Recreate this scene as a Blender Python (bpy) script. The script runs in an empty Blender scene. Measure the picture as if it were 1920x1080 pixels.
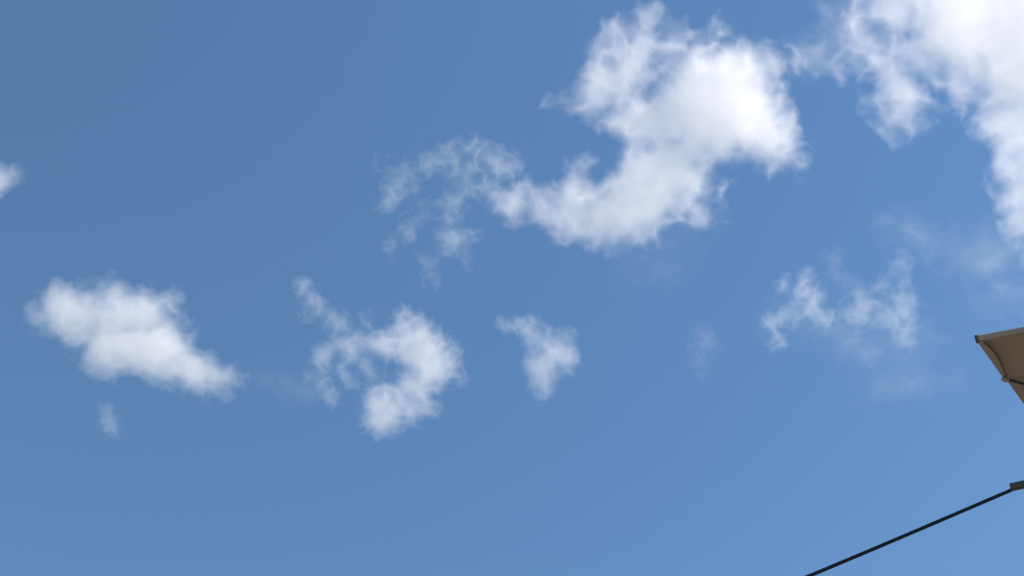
import bpy, bmesh, math, random
import numpy as np
import openvdb
from mathutils import Vector, Matrix

scene = bpy.context.scene
col = scene.collection
R = math.radians

# ------------------------------------------------------------------ camera
PITCH, LENS = 45.0, 50.0
CAM = Vector((0.0, 0.0, 1.6))
cam_data = bpy.data.cameras.new("camera")
cam = bpy.data.objects.new("camera", cam_data)
col.objects.link(cam)
cam.location = CAM
cam.rotation_euler = (R(90 + PITCH), 0, 0)
cam_data.lens = LENS
cam_data.sensor_width = 36
cam_data.clip_start = 0.05
cam_data.clip_end = 20000
scene.camera = cam

# ------------------------------------------------------------------ world, sun, exposure
SUN_ELEV, SUN_AZ = 48.0, 102.0      # azimuth clockwise from +Y (the view direction)
world = bpy.data.worlds.new("World")
scene.world = world
world.use_nodes = True
wn = world.node_tree.nodes
bg = wn["Background"]
sky = wn.new("ShaderNodeTexSky")
sky.sky_type = 'NISHITA'
sky.sun_disc = False
sky.sun_elevation = R(SUN_ELEV)
sky.sun_rotation = R(SUN_AZ)
sky.altitude = 300
sky.air_density = 1.2
sky.dust_density = 0.0
sky.ozone_density = 7.5
tint = wn.new("ShaderNodeVectorMath"); tint.operation = 'MULTIPLY'   # white balance of the whole sky
tint.inputs[1].default_value = (0.975, 1.045, 0.975)
world.node_tree.links.new(sky.outputs[0], tint.inputs[0])
world.node_tree.links.new(tint.outputs[0], bg.inputs[0])
bg.inputs[1].default_value = 0.109

sun_data = bpy.data.lights.new("sun", 'SUN')
sun_data.energy = 5.0
sun_data.angle = R(0.53)
sun_data.color = (1.0, 0.855, 0.71)
sun = bpy.data.objects.new("sun", sun_data)
col.objects.link(sun)
sdir = Vector((math.sin(R(SUN_AZ)) * math.cos(R(SUN_ELEV)),
               math.cos(R(SUN_AZ)) * math.cos(R(SUN_ELEV)), math.sin(R(SUN_ELEV))))
sun.rotation_euler = sdir.to_track_quat('Z', 'Y').to_euler()
sun.location = sdir * 30

scene.view_settings.view_transform = 'Standard'
scene.view_settings.look = 'None'
scene.view_settings.gamma = 1
scene.view_settings.exposure = 0.55
scene.view_settings.use_curve_mapping = False

cy = scene.cycles
cy.use_denoising = True
cy.use_adaptive_sampling = True
cy.adaptive_threshold = 0.03
cy.adaptive_min_samples = 16
cy.max_bounces = 24
cy.volume_bounces = 24
cy.transparent_max_bounces = 48
cy.volume_step_rate = 1.0
cy.volume_max_steps = 256

# ------------------------------------------------------------------ helpers
FPX = LENS / 36 * 1920
p_ = R(PITCH)
RIGHT = Vector((1, 0, 0)); FWD = Vector((0, math.cos(p_), math.sin(p_))); UP = Vector((0, -math.sin(p_), math.cos(p_)))

def ray(x, y):
    """unit viewing direction of a photo point (used once, to survey where things stand)"""
    return (FWD * FPX + RIGHT * (x - 960) - UP * (y - 540)).normalized()

def at_height(x, y, z):
    d = ray(x, y)
    return CAM + d * ((z - CAM.z) / d.z)

def at_dist(x, y, t):
    return CAM + ray(x, y) * t

def tag(o, label, cat, group=None, kind=None):
    if label: o["label"] = label
    if cat: o["category"] = cat
    if group: o["group"] = group
    if kind: o["kind"] = kind
    return o

def empty(name, loc):
    o = bpy.data.objects.new(name, None)
    o.empty_display_size = 0.1
    o.location = loc
    col.objects.link(o)
    return o

def mesh_obj(name, verts, faces, mat, parent=None, smooth=False, bevel=0):
    me = bpy.data.meshes.new(name)
    me.from_pydata([tuple(v) for v in verts], [], faces)
    me.validate()
    bm = bmesh.new(); bm.from_mesh(me)
    bmesh.ops.recalc_face_normals(bm, faces=bm.faces)
    if bevel:
        bmesh.ops.bevel(bm, geom=bm.edges[:], offset=bevel, segments=2, affect='EDGES', profile=0.5)
    for f in bm.faces: f.smooth = smooth
    bm.to_mesh(me); bm.free()
    me.materials.append(mat)
    o = bpy.data.objects.new(name, me)
    col.objects.link(o)
    if parent:
        o.parent = parent
        o.matrix_parent_inverse = Matrix.Translation(-parent.location)
    return o

def tube(pts, rad, n=12):
    """closed tube along pts"""
    V, F = [], []
    for i, p in enumerate(pts):
        t = (pts[min(i + 1, len(pts) - 1)] - pts[max(i - 1, 0)]).normalized()
        a = t.cross(Vector((0, 0, 1)))
        if a.length < 1e-4: a = t.cross(Vector((1, 0, 0)))
        a.normalize(); b = t.cross(a)
        for k in range(n):
            w = 2 * math.pi * k / n
            V.append(p + (a * math.cos(w) + b * math.sin(w)) * rad)
    for i in range(len(pts) - 1):
        for k in range(n):
            F.append((i * n + k, i * n + (k + 1) % n, (i + 1) * n + (k + 1) % n, (i + 1) * n + k))
    F.append(tuple(range(n))[::-1]); F.append(tuple((len(pts) - 1) * n + k for k in range(n)))
    return V, F

def beam(a, b, w, h, up=Vector((0, 0, 1))):
    t = (b - a).normalized(); s = t.cross(up).normalized(); u = s.cross(t)
    V = [p + s * (sx * w / 2) + u * (sz * h / 2) for p in (a, b) for sx, sz in ((-1, -1), (1, -1), (1, 1), (-1, 1))]
    F = [(0, 1, 2, 3), (7, 6, 5, 4), (0, 4, 5, 1), (1, 5, 6, 2), (2, 6, 7, 3), (3, 7, 4, 0)]
    return V, F

# ------------------------------------------------------------------ materials
def principled(name, base, rough, var=0.12, scale=6.0, bump=0.0, bscale=80.0, metal=0.0, transl=0.0):
    m = bpy.data.materials.new(name); m.use_nodes = True
    nt = m.node_tree; N = nt.nodes; L = nt.links
    b = N["Principled BSDF"]
    tc = N.new("ShaderNodeTexCoord")
    nz = N.new("ShaderNodeTexNoise"); nz.inputs["Scale"].default_value = scale; nz.inputs["Detail"].default_value = 6
    L.new(tc.outputs["Object"], nz.inputs["Vector"])
    mx = N.new("ShaderNodeMix"); mx.data_type = 'RGBA'
    mx.inputs["A"].default_value = (*[c * (1 - var) for c in base], 1)
    mx.inputs["B"].default_value = (*[min(1, c * (1 + var)) for c in base], 1)
    L.new(nz.outputs["Fac"], mx.inputs["Factor"])
    L.new(mx.outputs["Result"], b.inputs["Base Color"])
    b.inputs["Roughness"].default_value = rough
    b.inputs["Metallic"].default_value = metal
    if bump:
        n2 = N.new("ShaderNodeTexNoise"); n2.inputs["Scale"].default_value = bscale; n2.inputs["Detail"].default_value = 4
        L.new(tc.outputs["Object"], n2.inputs["Vector"])
        bp = N.new("ShaderNodeBump"); bp.inputs["Strength"].default_value = bump; bp.inputs["Distance"].default_value = 0.01
        L.new(n2.outputs["Fac"], bp.inputs["Height"]); L.new(bp.outputs["Normal"], b.inputs["Normal"])
    if transl:
        tr = N.new("ShaderNodeBsdfTranslucent"); L.new(mx.outputs["Result"], tr.inputs["Color"])
        ms = N.new("ShaderNodeMixShader"); ms.inputs[0].default_value = transl
        L.new(b.outputs[0], ms.inputs[1]); L.new(tr.outputs[0], ms.inputs[2])
        L.new(ms.outputs[0], N["Material Output"].inputs["Surface"])
    return m

M_ground = principled("paving", (0.13, 0.125, 0.11), 0.9, 0.25, 0.02)
M_fabric = principled("canopy_fabric", (0.36, 0.285, 0.21), 0.9, 0.08, 9, 0.25, 60, transl=0.03)
M_band = principled("canopy_band", (0.34, 0.25, 0.17), 0.95, 0.08, 14, 0.2, 90)
M_dark = principled("dark_trim", (0.035, 0.032, 0.03), 0.6, 0.2, 30)
M_bar = principled("weathered_bar", (0.07, 0.06, 0.045), 0.7, 0.25, 25, 0.2, 120)
M_cable = principled("cable_sheath", (0.004, 0.006, 0.014), 0.85, 0.2, 30)
M_wood = principled("timber", (0.18, 0.12, 0.08), 0.85, 0.3, 8)
M_steel = principled("painted_steel", (0.25, 0.25, 0.25), 0.5, 0.1, 8)

# ------------------------------------------------------------------ setting
g = mesh_obj("ground", [(-6000, -6000, 0), (6000, -6000, 0), (6000, 6000, 0), (-6000, 6000, 0)], [(0, 1, 2, 3)], M_ground)
tag(g, "pale open paved ground", None, kind="structure")
del g["label"]

# ------------------------------------------------------------------ clouds
def smin(a, b, k):
    h = np.clip((k - np.abs(a - b)) / k, 0, None)
    return np.minimum(a, b) - h * h * h * k / 6.0        # the same curve as the Smooth Minimum node

def cloud_material(name, caps, mpp, amp, nscale, soft, dens, blend, squash, seed, detail, rough, dist, step, lace):
    m = bpy.data.materials.new(name); m.use_nodes = True
    nt = m.node_tree; N = nt.nodes; L = nt.links
    N.remove(N["Principled BSDF"])
    out = N["Material Output"]
    def vm(op, a, b=None, c=None, s=None):
        n = N.new("ShaderNodeVectorMath"); n.operation = op
        for i, v in enumerate((a, b, c)):
            if v is None: continue
            if isinstance(v, bpy.types.NodeSocket): L.new(v, n.inputs[i])
            else: n.inputs[i].default_value = v
        if s is not None: L.new(s, n.inputs["Scale"])
        return n.outputs["Value"] if op in ('DISTANCE', 'DOT_PRODUCT', 'LENGTH') else n.outputs[0]
    def mt(op, a, b=None, c=None, clamp=False):
        n = N.new("ShaderNodeMath"); n.operation = op; n.use_clamp = clamp
        for i, v in enumerate((a, b, c)):
            if v is None: continue
            if isinstance(v, bpy.types.NodeSocket): L.new(v, n.inputs[i])
            else: n.inputs[i].default_value = v
        return n.outputs[0]
    tc = N.new("ShaderNodeTexCoord")
    q = vm('SCALE', tc.outputs["Object"]); q.node.inputs["Scale"].default_value = 1 / mpp
    p = vm('MULTIPLY', q, (1, 1 / squash, 1))
    d = None
    for (x0, z0, r0, x1, z1, r1, y) in caps:
        a = Vector((x0, y, z0)); ab = Vector((x1 - x0, 0, z1 - z0))
        if ab.length < 1e-3:
            e = mt('SUBTRACT', vm('DISTANCE', p, a), r0)
        else:
            l2 = ab.length_squared
            pa = vm('SUBTRACT', p, a)
            t = mt('ADD', vm('DOT_PRODUCT', pa, ab / l2), 0.0, clamp=True)
            near = vm('SCALE', ab, s=t)
            e = mt('SUBTRACT', mt('MULTIPLY_ADD', t, r0 - r1, vm('DISTANCE', pa, near)), r0)
        d = e if d is None else mt('SMOOTH_MIN', d, e, blend)
    nz = N.new("ShaderNodeTexNoise"); nz.noise_type = 'FBM'; nz.normalize = True
    nz.inputs["Scale"].default_value = 1 / nscale
    nz.inputs["Detail"].default_value = detail
    nz.inputs["Roughness"].default_value = rough
    nz.inputs["Distortion"].default_value = dist
    L.new(vm('MULTIPLY_ADD', q, (1, 0.4, 1), (seed * 531.7, seed * 217.3, seed * 93.1)), nz.inputs["Vector"])
    n = mt('MULTIPLY_ADD', nz.outputs["Fac"], 2 * amp, -amp)
    # fine torn filaments on top of the billows
    rg = N.new("ShaderNodeTexNoise"); rg.noise_type = 'RIDGED_MULTIFRACTAL'
    rg.inputs["Scale"].default_value = 2.3 / nscale
    rg.inputs["Detail"].default_value = 5
    rg.inputs["Roughness"].default_value = 0.62
    rg.inputs["Lacunarity"].default_value = 2.15
    rg.inputs["Offset"].default_value = 1.0
    rg.inputs["Gain"].default_value = 1.0
    rg.inputs["Distortion"].default_value = dist
    L.new(vm('MULTIPLY_ADD', q, (1, 0.4, 1), (seed * 77.7, seed * 31.3, seed * 141.9)), rg.inputs["Vector"])
    n = mt('ADD', n, mt('MULTIPLY_ADD', rg.outputs["Fac"], lace * amp, 0.35 * soft - lace * amp))
    v = mt('SUBTRACT', n, d)
    t = mt('POWER', mt('DIVIDE', v, soft, clamp=True), 1.4)
    rho = mt('MULTIPLY', t, dens / mpp)
    vs = N.new("ShaderNodeVolumeScatter")
    vs.inputs["Color"].default_value = (1, 1, 1, 1)
    vs.inputs["Anisotropy"].default_value = 0.65
    L.new(rho, vs.inputs["Density"])
    L.new(vs.outputs[0], out.inputs["Volume"])
    m.cycles.volume_step_rate = step
    return m

CLOUD_BASE = 950.0
def cloud(label, strokes, amp, nscale, soft, dens, seed, blend=20.0, squash=0.8, detail=5.0, rough=0.6, dist=0.6,
          hull=0.55, step=0.35, group=None, jitter=0.25, lace=0.25):
    """strokes: (x0, y0, r0, x1, y1, r1) or (x, y, r), surveyed in photo points, turned into metres at the cloud's own distance"""
    rnd = random.Random(seed)
    S = [s if len(s) == 6 else (*s, *s) for s in strokes]
    xs = [v for s in S for v in (s[0], s[3])]; ys = [v for s in S for v in (s[1], s[4])]
    cx, cyy = (min(xs) + max(xs)) / 2, (min(ys) + max(ys)) / 2
    pos = at_height(cx, cyy, CLOUD_BASE + rnd.uniform(0, 60))
    depth = (pos - CAM).dot(FWD)
    mpp = depth / FPX
    caps = []
    for (x0, y0, r0, x1, y1, r1) in S:
        rm = (r0 + r1) / 2
        caps.append((x0 - cx, cyy - y0, r0, x1 - cx, cyy - y1, r1, rnd.uniform(-1, 1) * jitter * rm))
    mat = cloud_material("cloud_vapour", caps, mpp, amp, nscale, soft, dens, blend, squash, seed, detail, rough, dist, step, lace)
    # enclosing skin of the vapour: level surface of the same field
    off = hull * amp + 0.35 * soft
    h = max(3.0, min(9.0, (max(xs) - min(xs) + 60) / 50))
    pad = off + 3 * h
    lo = np.array([min(min(c[0] - c[2], c[3] - c[5]) for c in caps) - pad, min(c[6] - max(c[2], c[5]) for c in caps) - pad,
                   min(min(c[1] - c[2], c[4] - c[5]) for c in caps) - pad])
    hi = np.array([max(max(c[0] + c[2], c[3] + c[5]) for c in caps) + pad, max(c[6] + max(c[2], c[5]) for c in caps) + pad,
                   max(max(c[1] + c[2], c[4] + c[5]) for c in caps) + pad])
    nn = np.ceil((hi - lo) / h).astype(int) + 1
    X, Y, Z = np.meshgrid(*[lo[i] + np.arange(nn[i]) * h for i in range(3)], indexing='ij')
    d = None
    for (x0, z0, r0, x1, z1, r1, y) in caps:
        ax, az = x1 - x0, z1 - z0
        l2 = ax * ax + az * az
        t = np.clip(((X - x0) * ax + (Z - z0) * az) / l2, 0, 1) if l2 > 1e-6 else 0.0
        e = np.sqrt((X - x0 - ax * t) ** 2 + (Y - y) ** 2 + (Z - z0 - az * t) ** 2) - (r0 + (r1 - r0) * t)
        d = e if d is None else smin(d, e, blend)
    grid = openvdb.FloatGrid(1e4)
    grid.copyFromArray(d.astype(np.float32))
    P, Q = grid.convertToQuads(off)
    P = np.array(P) * h + lo
    P[:, 1] *= squash
    P *= mpp
    me = bpy.data.meshes.new("cloud")
    me.from_pydata(P.tolist(), [], np.array(Q)[:, ::-1].tolist())
    me.validate()
    bm = bmesh.new(); bm.from_mesh(me); bmesh.ops.recalc_face_normals(bm, faces=bm.faces); bm.to_mesh(me); bm.free()
    me.materials.append(mat)
    o = bpy.data.objects.new("cloud", me)
    o.location = pos
    o.rotation_euler = (R(PITCH), 0, 0)
    col.objects.link(o)
    return tag(o, label, "cloud", group)

G = "clouds drifting over the blue sky"
# large hooked cloud, upper middle
cloud("large bright white hooked cloud in the upper middle, lacy on its left edge", [
    (1345, 195, 115), (1400, 150, 66, 1432, 250, 54), (1300, 130, 55, 1250, 230, 80),
    (1215, 28, 30, 1190, 100, 58), (1185, 130, 56, 1110, 175, 42), (1085, 188, 28, 1025, 196, 7),
    (1265, 300, 88, 1190, 375, 74), (1205, 215, 62), (1345, 62, 18), (1255, 95, 56), (1140, 150, 48),
    (1082, 318, 22, 1085, 350, 44), (1075, 388, 60, 1010, 395, 42), (965, 388, 28),
    (1060, 418, 40, 1215, 395, 56), (1440, 275, 48, 1492, 308, 14), (1310, 400, 22), (1045, 475, 8),
], amp=66, nscale=125, soft=58, dens=0.032, seed=1, blend=24, squash=0.42, detail=7, rough=0.64, dist=0.15, lace=0.24, group=G)
# torn wisps left of it
cloud("torn lacy cloud just left of the large hooked cloud, blue showing through", [
    (706, 302, 8, 732, 320, 10), (732, 320, 8, 800, 318, 9), (800, 312, 17, 855, 292, 17), (885, 275, 16, 945, 312, 24),
    (880, 318, 20, 855, 372, 22), (850, 380, 18, 815, 388, 14), (770, 335, 9, 745, 350, 11), (745, 350, 11, 724, 380, 11),
    (775, 345, 8, 790, 395, 9), (905, 345, 18, 940, 372, 18), (850, 385, 16, 835, 430, 16), (845, 450, 24), (872, 440, 10, 880, 490, 7),
    (775, 420, 9, 733, 462, 9), (800, 470, 9, 812, 530, 6),
], amp=36, nscale=74, soft=44, dens=0.0228, seed=22, blend=12, squash=0.5, detail=7, rough=0.66, dist=0.3, lace=0.32, group=G)
# upper right mass
cloud("biggest cloud, a white mass filling the top right corner", [
    (1820, 40, 120), (1930, 70, 140), (1740, 100, 74), (1600, -8, 28, 1700, 12, 52),
    (1695, 160, 66, 1668, 235, 30), (1630, 200, 18), (1715, 195, 48), (1905, 190, 66, 1915, 300, 56), (1920, 330, 50, 1925, 430, 32),
    (2010, 40, 110), (1850, -90, 90, 1960, -80, 90), (1800, 150, 44),
    (1600, 50, 16, 1625, 115, 22), (1500, 108, 14, 1530, 112, 16), (1530, 112, 16, 1575, 128, 17), (1575, 128, 14, 1640, 110, 20),
], amp=64, nscale=120, soft=58, dens=0.030, seed=3, blend=24, squash=0.36, detail=7, rough=0.64, dist=0.15, lace=0.24, group=G)
# left cloud and its scraps
cloud("compact rounded white cloud on the left with a tail to its lower right", [
    (115, 588, 42, 265, 590, 50), (195, 655, 46, 300, 645, 54), (290, 680, 36, 400, 700, 30), (400, 690, 26, 440, 715, 12),
    (78, 592, 22), (210, 545, 22), (315, 568, 18), (110, 562, 26), (145, 618, 36), (345, 618, 14, 362, 640, 12), (330, 700, 24, 420, 730, 12),
], amp=36, nscale=80, soft=44, dens=0.037, seed=37, blend=18, squash=0.7, detail=7, rough=0.62, dist=0.15, lace=0.22, group=G)
cloud("tiny faint puff of cloud below the compact left cloud", [(199, 772, 11, 208, 800, 14)],
      amp=20, nscale=34, soft=36, dens=0.039, seed=5, blend=8, squash=0.6, detail=5, rough=0.62, dist=0.2, group=G)
cloud("very faint streak of cloud off the tail of the left cloud", [(470, 700, 14, 575, 738, 20)],
      amp=24, nscale=60, soft=40, dens=0.006, seed=6, blend=8, squash=0.6, detail=5, rough=0.62, dist=0.3, group=G)
cloud("small cloud cut off by the left edge of the picture", [(-40, 335, 40), (-12, 338, 34, 20, 328, 17)],
      amp=18, nscale=40, soft=30, dens=0.0391, seed=27, blend=10, squash=0.6, detail=6, rough=0.62, dist=0.2, group=G)
# ragged curled cloud
cloud("ragged white cloud curled around a blue hole, lower left of the middle", [
    (572, 540, 15, 592, 572, 13), (590, 575, 12, 577, 605, 9), (592, 580, 10, 628, 605, 14), (628, 600, 18, 648, 645, 22), (690, 606, 11),
    (650, 648, 22, 735, 640, 28), (765, 625, 36, 808, 685, 52), (750, 600, 12), (845, 705, 18, 865, 713, 9),
    (775, 725, 38), (628, 650, 12, 602, 665, 13), (604, 665, 14, 594, 705, 14), (596, 710, 13, 618, 748, 11), (722, 772, 44), (740, 640, 30, 775, 640, 34), (738, 735, 18),
    (770, 765, 22, 812, 766, 11), (655, 665, 15, 705, 706, 11), (640, 690, 10, 660, 715, 7),
], amp=34, nscale=70, soft=42, dens=0.042, seed=48, blend=12, squash=0.5, detail=7, rough=0.64, dist=0.25, lace=0.24, group=G)
cloud("small comma-shaped cloud alone just below the middle of the sky", [
    (945, 604, 6, 985, 612, 14), (988, 616, 15, 1030, 655, 27), (1035, 660, 30, 1055, 668, 26), (1068, 640, 11), (1020, 685, 28, 1016, 728, 18),
], amp=28, nscale=62, soft=42, dens=0.038, seed=39, blend=14, squash=0.55, detail=7, rough=0.64, dist=0.25, lace=0.22, group=G)
# thin clouds on the right
cloud("thin boot-shaped cloud, left one of the pair left of the parasol", [
    (1505, 520, 15, 1520, 570, 27), (1474, 536, 14), (1515, 575, 22, 1478, 592, 18), (1470, 595, 17, 1445, 606, 15),
    (1450, 612, 14, 1460, 645, 14), (1538, 592, 20),
], amp=30, nscale=58, soft=42, dens=0.03042, seed=10, blend=12, squash=0.55, detail=7, rough=0.64, dist=0.25, lace=0.28, group=G)
cloud("thin ragged cloud with an upright plume, right one of the pair left of the parasol", [
    (1614, 580, 34), (1640, 590, 16, 1680, 600, 24), (1692, 494, 12, 1697, 555, 17), (1642, 548, 9, 1682, 505, 8),
    (1690, 560, 18, 1692, 630, 22),
], amp=32, nscale=58, soft=44, dens=0.01978, seed=31, blend=12, squash=0.55, detail=7, rough=0.64, dist=0.25, lace=0.3, group=G)
FAINT = dict(soft=42, blend=8, squash=0.6, detail=6, rough=0.66, dist=0.4, lace=0.32, group=G)
cloud("faint wisp of cloud above and between the thin pair on the right", [(1562, 486, 17, 1566, 514, 10), (1566, 514, 8, 1600, 535, 16)],
      amp=26, nscale=44, dens=0.006552, seed=12, **FAINT)
cloud("faint wisp of cloud below and between the thin pair on the right", [(1575, 625, 8, 1594, 645, 11), (1594, 645, 11, 1630, 668, 20)],
      amp=26, nscale=44, dens=0.007488, seed=13, **FAINT)
cloud("lone faint smudge of cloud right of the comma-shaped cloud", [(1325, 640, 22), (1308, 655, 10, 1320, 695, 12)],
      amp=26, nscale=44, dens=0.0096, seed=14, **FAINT)
cloud("faint curved wisp of cloud under the big top right cloud", [(1640, 420, 7, 1665, 415, 8), (1700, 430, 14, 1722, 440, 14), (1715, 440, 12, 1750, 475, 9)],
      amp=26, nscale=46, dens=0.00675, seed=15, **FAINT)
cloud("faint flat wisp of cloud low on the right, near the parasol corner", [(1655, 730, 16, 1730, 714, 18)],
      amp=26, nscale=50, dens=0.0048, seed=16, **FAINT)
cloud("faint wisp of cloud at the right edge above the parasol", [(1850, 495, 18, 1900, 455, 24), (1940, 480, 34), (1875, 540, 16)],
      amp=32, nscale=60, dens=0.006, seed=17, **FAINT)

# thin veils
VEIL = dict(soft=70, blend=20, squash=0.5, detail=6, rough=0.62, dist=0.3, lace=0.25, group=G)
cloud("pale veil of cloud bridging the large hooked cloud and the top right cloud", [(1500, 100, 40, 1640, 70, 60), (1560, 20, 30, 1660, 10, 30)],
      amp=60, nscale=95, dens=0.00503, seed=41, **VEIL)
cloud("broad pale veil of cloud below the big top right cloud, above the parasol", [(1680, 440, 40, 1840, 480, 60), (1830, 560, 40, 1900, 560, 40)],
      amp=60, nscale=100, dens=0.001973, seed=42, **VEIL)
cloud("broad pale veil of cloud behind and below the thin pair on the right", [(1480, 600, 50, 1700, 640, 70), (1640, 720, 40, 1790, 720, 40)],
      amp=64, nscale=105, dens=0.00132, seed=43, **VEIL)
cloud("pale veil of cloud hanging under the large hooked cloud", [(1240, 460, 40, 1330, 420, 36), (1180, 500, 30, 1260, 500, 34)],
      amp=56, nscale=95, dens=0.00154, seed=44, **VEIL)

# ------------------------------------------------------------------ canopy
H = 4.8
A = at_height(1831, 634, H); B = at_height(1920, 617, H); C = at_height(1920, 758, H); Nn = at_height(1881, 702, H)
mpp = (A - CAM).dot(FWD) / FPX
u = (B - A).normalized(); v = (C - A).normalized()
UL, VL = 3.0, 3.0
root = empty("parasol", (A + u * UL / 2 + v * VL / 2) * 1.0)
root.location.z = 0
tag(root, "beige fabric parasol seen from below, its corner jutting in at the right edge", "parasol")
vn = (Nn - A).dot(v) / 1.0
def pt(a, b, dz=0.0):
    return A + u * a + v * b + Vector((0, 0, dz))
def rise(a, b):
    # fabric sags a little between its edges and climbs to the middle of the parasol
    return 0.10 * min(a, UL - a, b, VL - b, 0.9) - 0.012 * math.sin(math.pi * min(1, b / vn)) * min(1, a / 0.1) * (b < vn)
def panel(name, b0, b1, mat, nb):
    V, F = [], []
    na = 36
    for i in range(na + 1):
        a = UL * (i / na) ** 1.8
        for j in range(nb + 1):
            b = b0 + (b1 - b0) * j / nb
            for t in (0, 0.004):
                V.append(pt(a, b, rise(a, b) + t))
    def ix(i, j, t): return (i * (nb + 1) + j) * 2 + t
    for i in range(na):
        for j in range(nb):
            F.append((ix(i, j, 0), ix(i + 1, j, 0), ix(i + 1, j + 1, 0), ix(i, j + 1, 0)))
            F.append((ix(i, j, 1), ix(i, j + 1, 1), ix(i + 1, j + 1, 1), ix(i + 1, j, 1)))
    for i in range(na):
        F.append((ix(i, 0, 0), ix(i, 0, 1), ix(i + 1, 0, 1), ix(i + 1, 0, 0)))
        F.append((ix(i, nb, 0), ix(i + 1, nb, 0), ix(i + 1, nb, 1), ix(i, nb, 1)))
    for j in range(nb):
        F.append((ix(0, j, 0), ix(0, j + 1, 0), ix(0, j + 1, 1), ix(0, j, 1)))
        F.append((ix(na, j, 0), ix(na, j, 1), ix(na, j + 1, 1), ix(na, j + 1, 0)))
    return mesh_obj(name, V, F, mat, root, smooth=False)
panel("fabric_panel", 0.0, vn - 0.002, M_fabric, 14)
panel("fabric_panel", vn + 0.002, VL, M_fabric, 20)
# front hem band facing the viewer
bh = 13 * mpp
o = -v.cross(Vector((0, 0, 1))).normalized()
side = u.cross(Vector((0, 0, 1))).normalized()
if side.dot(v) > 0: side = -side
V, F = beam(A + side * 0.006 + Vector((0, 0, -bh / 2 + 0.002)), A + u * UL + side * 0.006 + Vector((0, 0, -bh / 2 + 0.002)), 0.008, bh)
mesh_obj("front_hem", V, F, M_band, root, bevel=0.0015)
V, F = beam(A - u * 0.001 + side * 0.006 + Vector((0, 0, -0.001 - bh)), A - u * 0.001 + side * 0.006 + Vector((0, 0, 0.004)), 0.010, 0.01, up=u)
mesh_obj("corner_cap", V, F, M_bar, root)
# folded side hem: a strip hanging just under the side edge, widest between corner and rib
V, F = [], []
n = 16
for i in range(n + 1):
    b = vn * i / n
    w = 0.010 + 0.016 * math.sin(math.pi * (i / n) ** 0.7)
    for a, dz in ((-0.003, -0.004), (w, -0.010 + rise(w, b)), (w, -0.016 + rise(w, b)), (-0.003, -0.010)):
        V.append(pt(a, b, dz))
for i in range(n):
    for k in range(4):
        F.append((i * 4 + k, i * 4 + (k + 1) % 4, i * 4 + 4 + (k + 1) % 4, i * 4 + 4 + k))
F += [(3, 2, 1, 0), tuple(n * 4 + k for k in range(4))]
mesh_obj("side_hem", V, F, M_fabric, root)
V2, F2 = tube([V[i * 4 + 2] + Vector((0, 0, -0.001)) for i in range(1, n + 1)], 0.0018, 8)
mesh_obj("seam", V2, F2, M_dark, root, smooth=True)
# rib and its end cap
r0 = pt(-0.004, vn, -0.014); r1 = at_height(1920, 717, H); rd = (r1 - r0); rd.z = 0; rd.normalize()
V, F = tube([r0 + rd * t + Vector((0, 0, 0.06 * t)) for t in (0.012, 0.5, 1.0, 1.5, 2.1)], 0.0045)
mesh_obj("rib", V, F, M_dark, root, smooth=True)
V, F = beam(r0 - rd * 0.002 + Vector((0, 0, -0.004)), r0 + rd * 0.022 + Vector((0, 0, -0.002)), 0.016, 0.014)
mesh_obj("rib_pocket", V, F, M_fabric, root, bevel=0.004)
mx = root.location
V, F = tube([Vector((mx.x, mx.y, 0.12)), Vector((mx.x, mx.y, H + 0.08))], 0.045, 20)
mesh_obj("mast", V, F, M_steel, root, smooth=True)
V, F = beam(Vector((mx.x - 0.5, mx.y, 0.06)), Vector((mx.x + 0.5, mx.y, 0.06)), 1.0, 0.12)
mesh_obj("base", V, F, M_steel, root, bevel=0.01)

# ------------------------------------------------------------------ bar end and cable
HB = 4.3
b0 = at_height(1894, 914, HB); b1 = at_height(1920, 908.5, HB)
bd = (b1 - b0).normalized()
mb = (b0 - CAM).dot(FWD) / FPX
beam_end = b0 + bd * 2.2
root2 = empty("metal_bar", (beam_end.x, beam_end.y, 0))
tag(root2, "dark weathered bar end poking in at the right edge below the parasol", "bar")
V, F = beam(b0, beam_end, 11 * mb, 13 * mb)
mesh_obj("bar", V, F, M_bar, root2, bevel=0.003)
V, F = tube([Vector((beam_end.x, beam_end.y, 0)), Vector((beam_end.x, beam_end.y, HB + 0.1))], 0.05, 16)
mesh_obj("post", V, F, M_steel, root2, smooth=True)

d0 = (b0 - CAM).length
c0 = at_dist(1904, 915.5, d0 + 0.01); c1 = at_dist(1499, 1083, d0 * 0.93); c2 = c0 + (c1 - c0) * 2.2
root3 = empty("taut_cable", (c2.x, c2.y, 0))
tag(root3, "thin taut black cable running from the bar end down to the bottom edge", "cable")
pts = [c0 + (c2 - c0) * (i / 24) + Vector((0, 0, -0.008 * math.sin(math.pi * i / 24))) for i in range(25)]
V, F = tube(pts, 3.4 * mb, 14)
mesh_obj("cable", V, F, M_cable, root3, smooth=True)
V, F = tube([Vector((c2.x, c2.y, 0)), Vector((c2.x, c2.y, c2.z + 0.15))], 0.07, 16)
mesh_obj("pole", V, F, M_wood, root3, smooth=True)
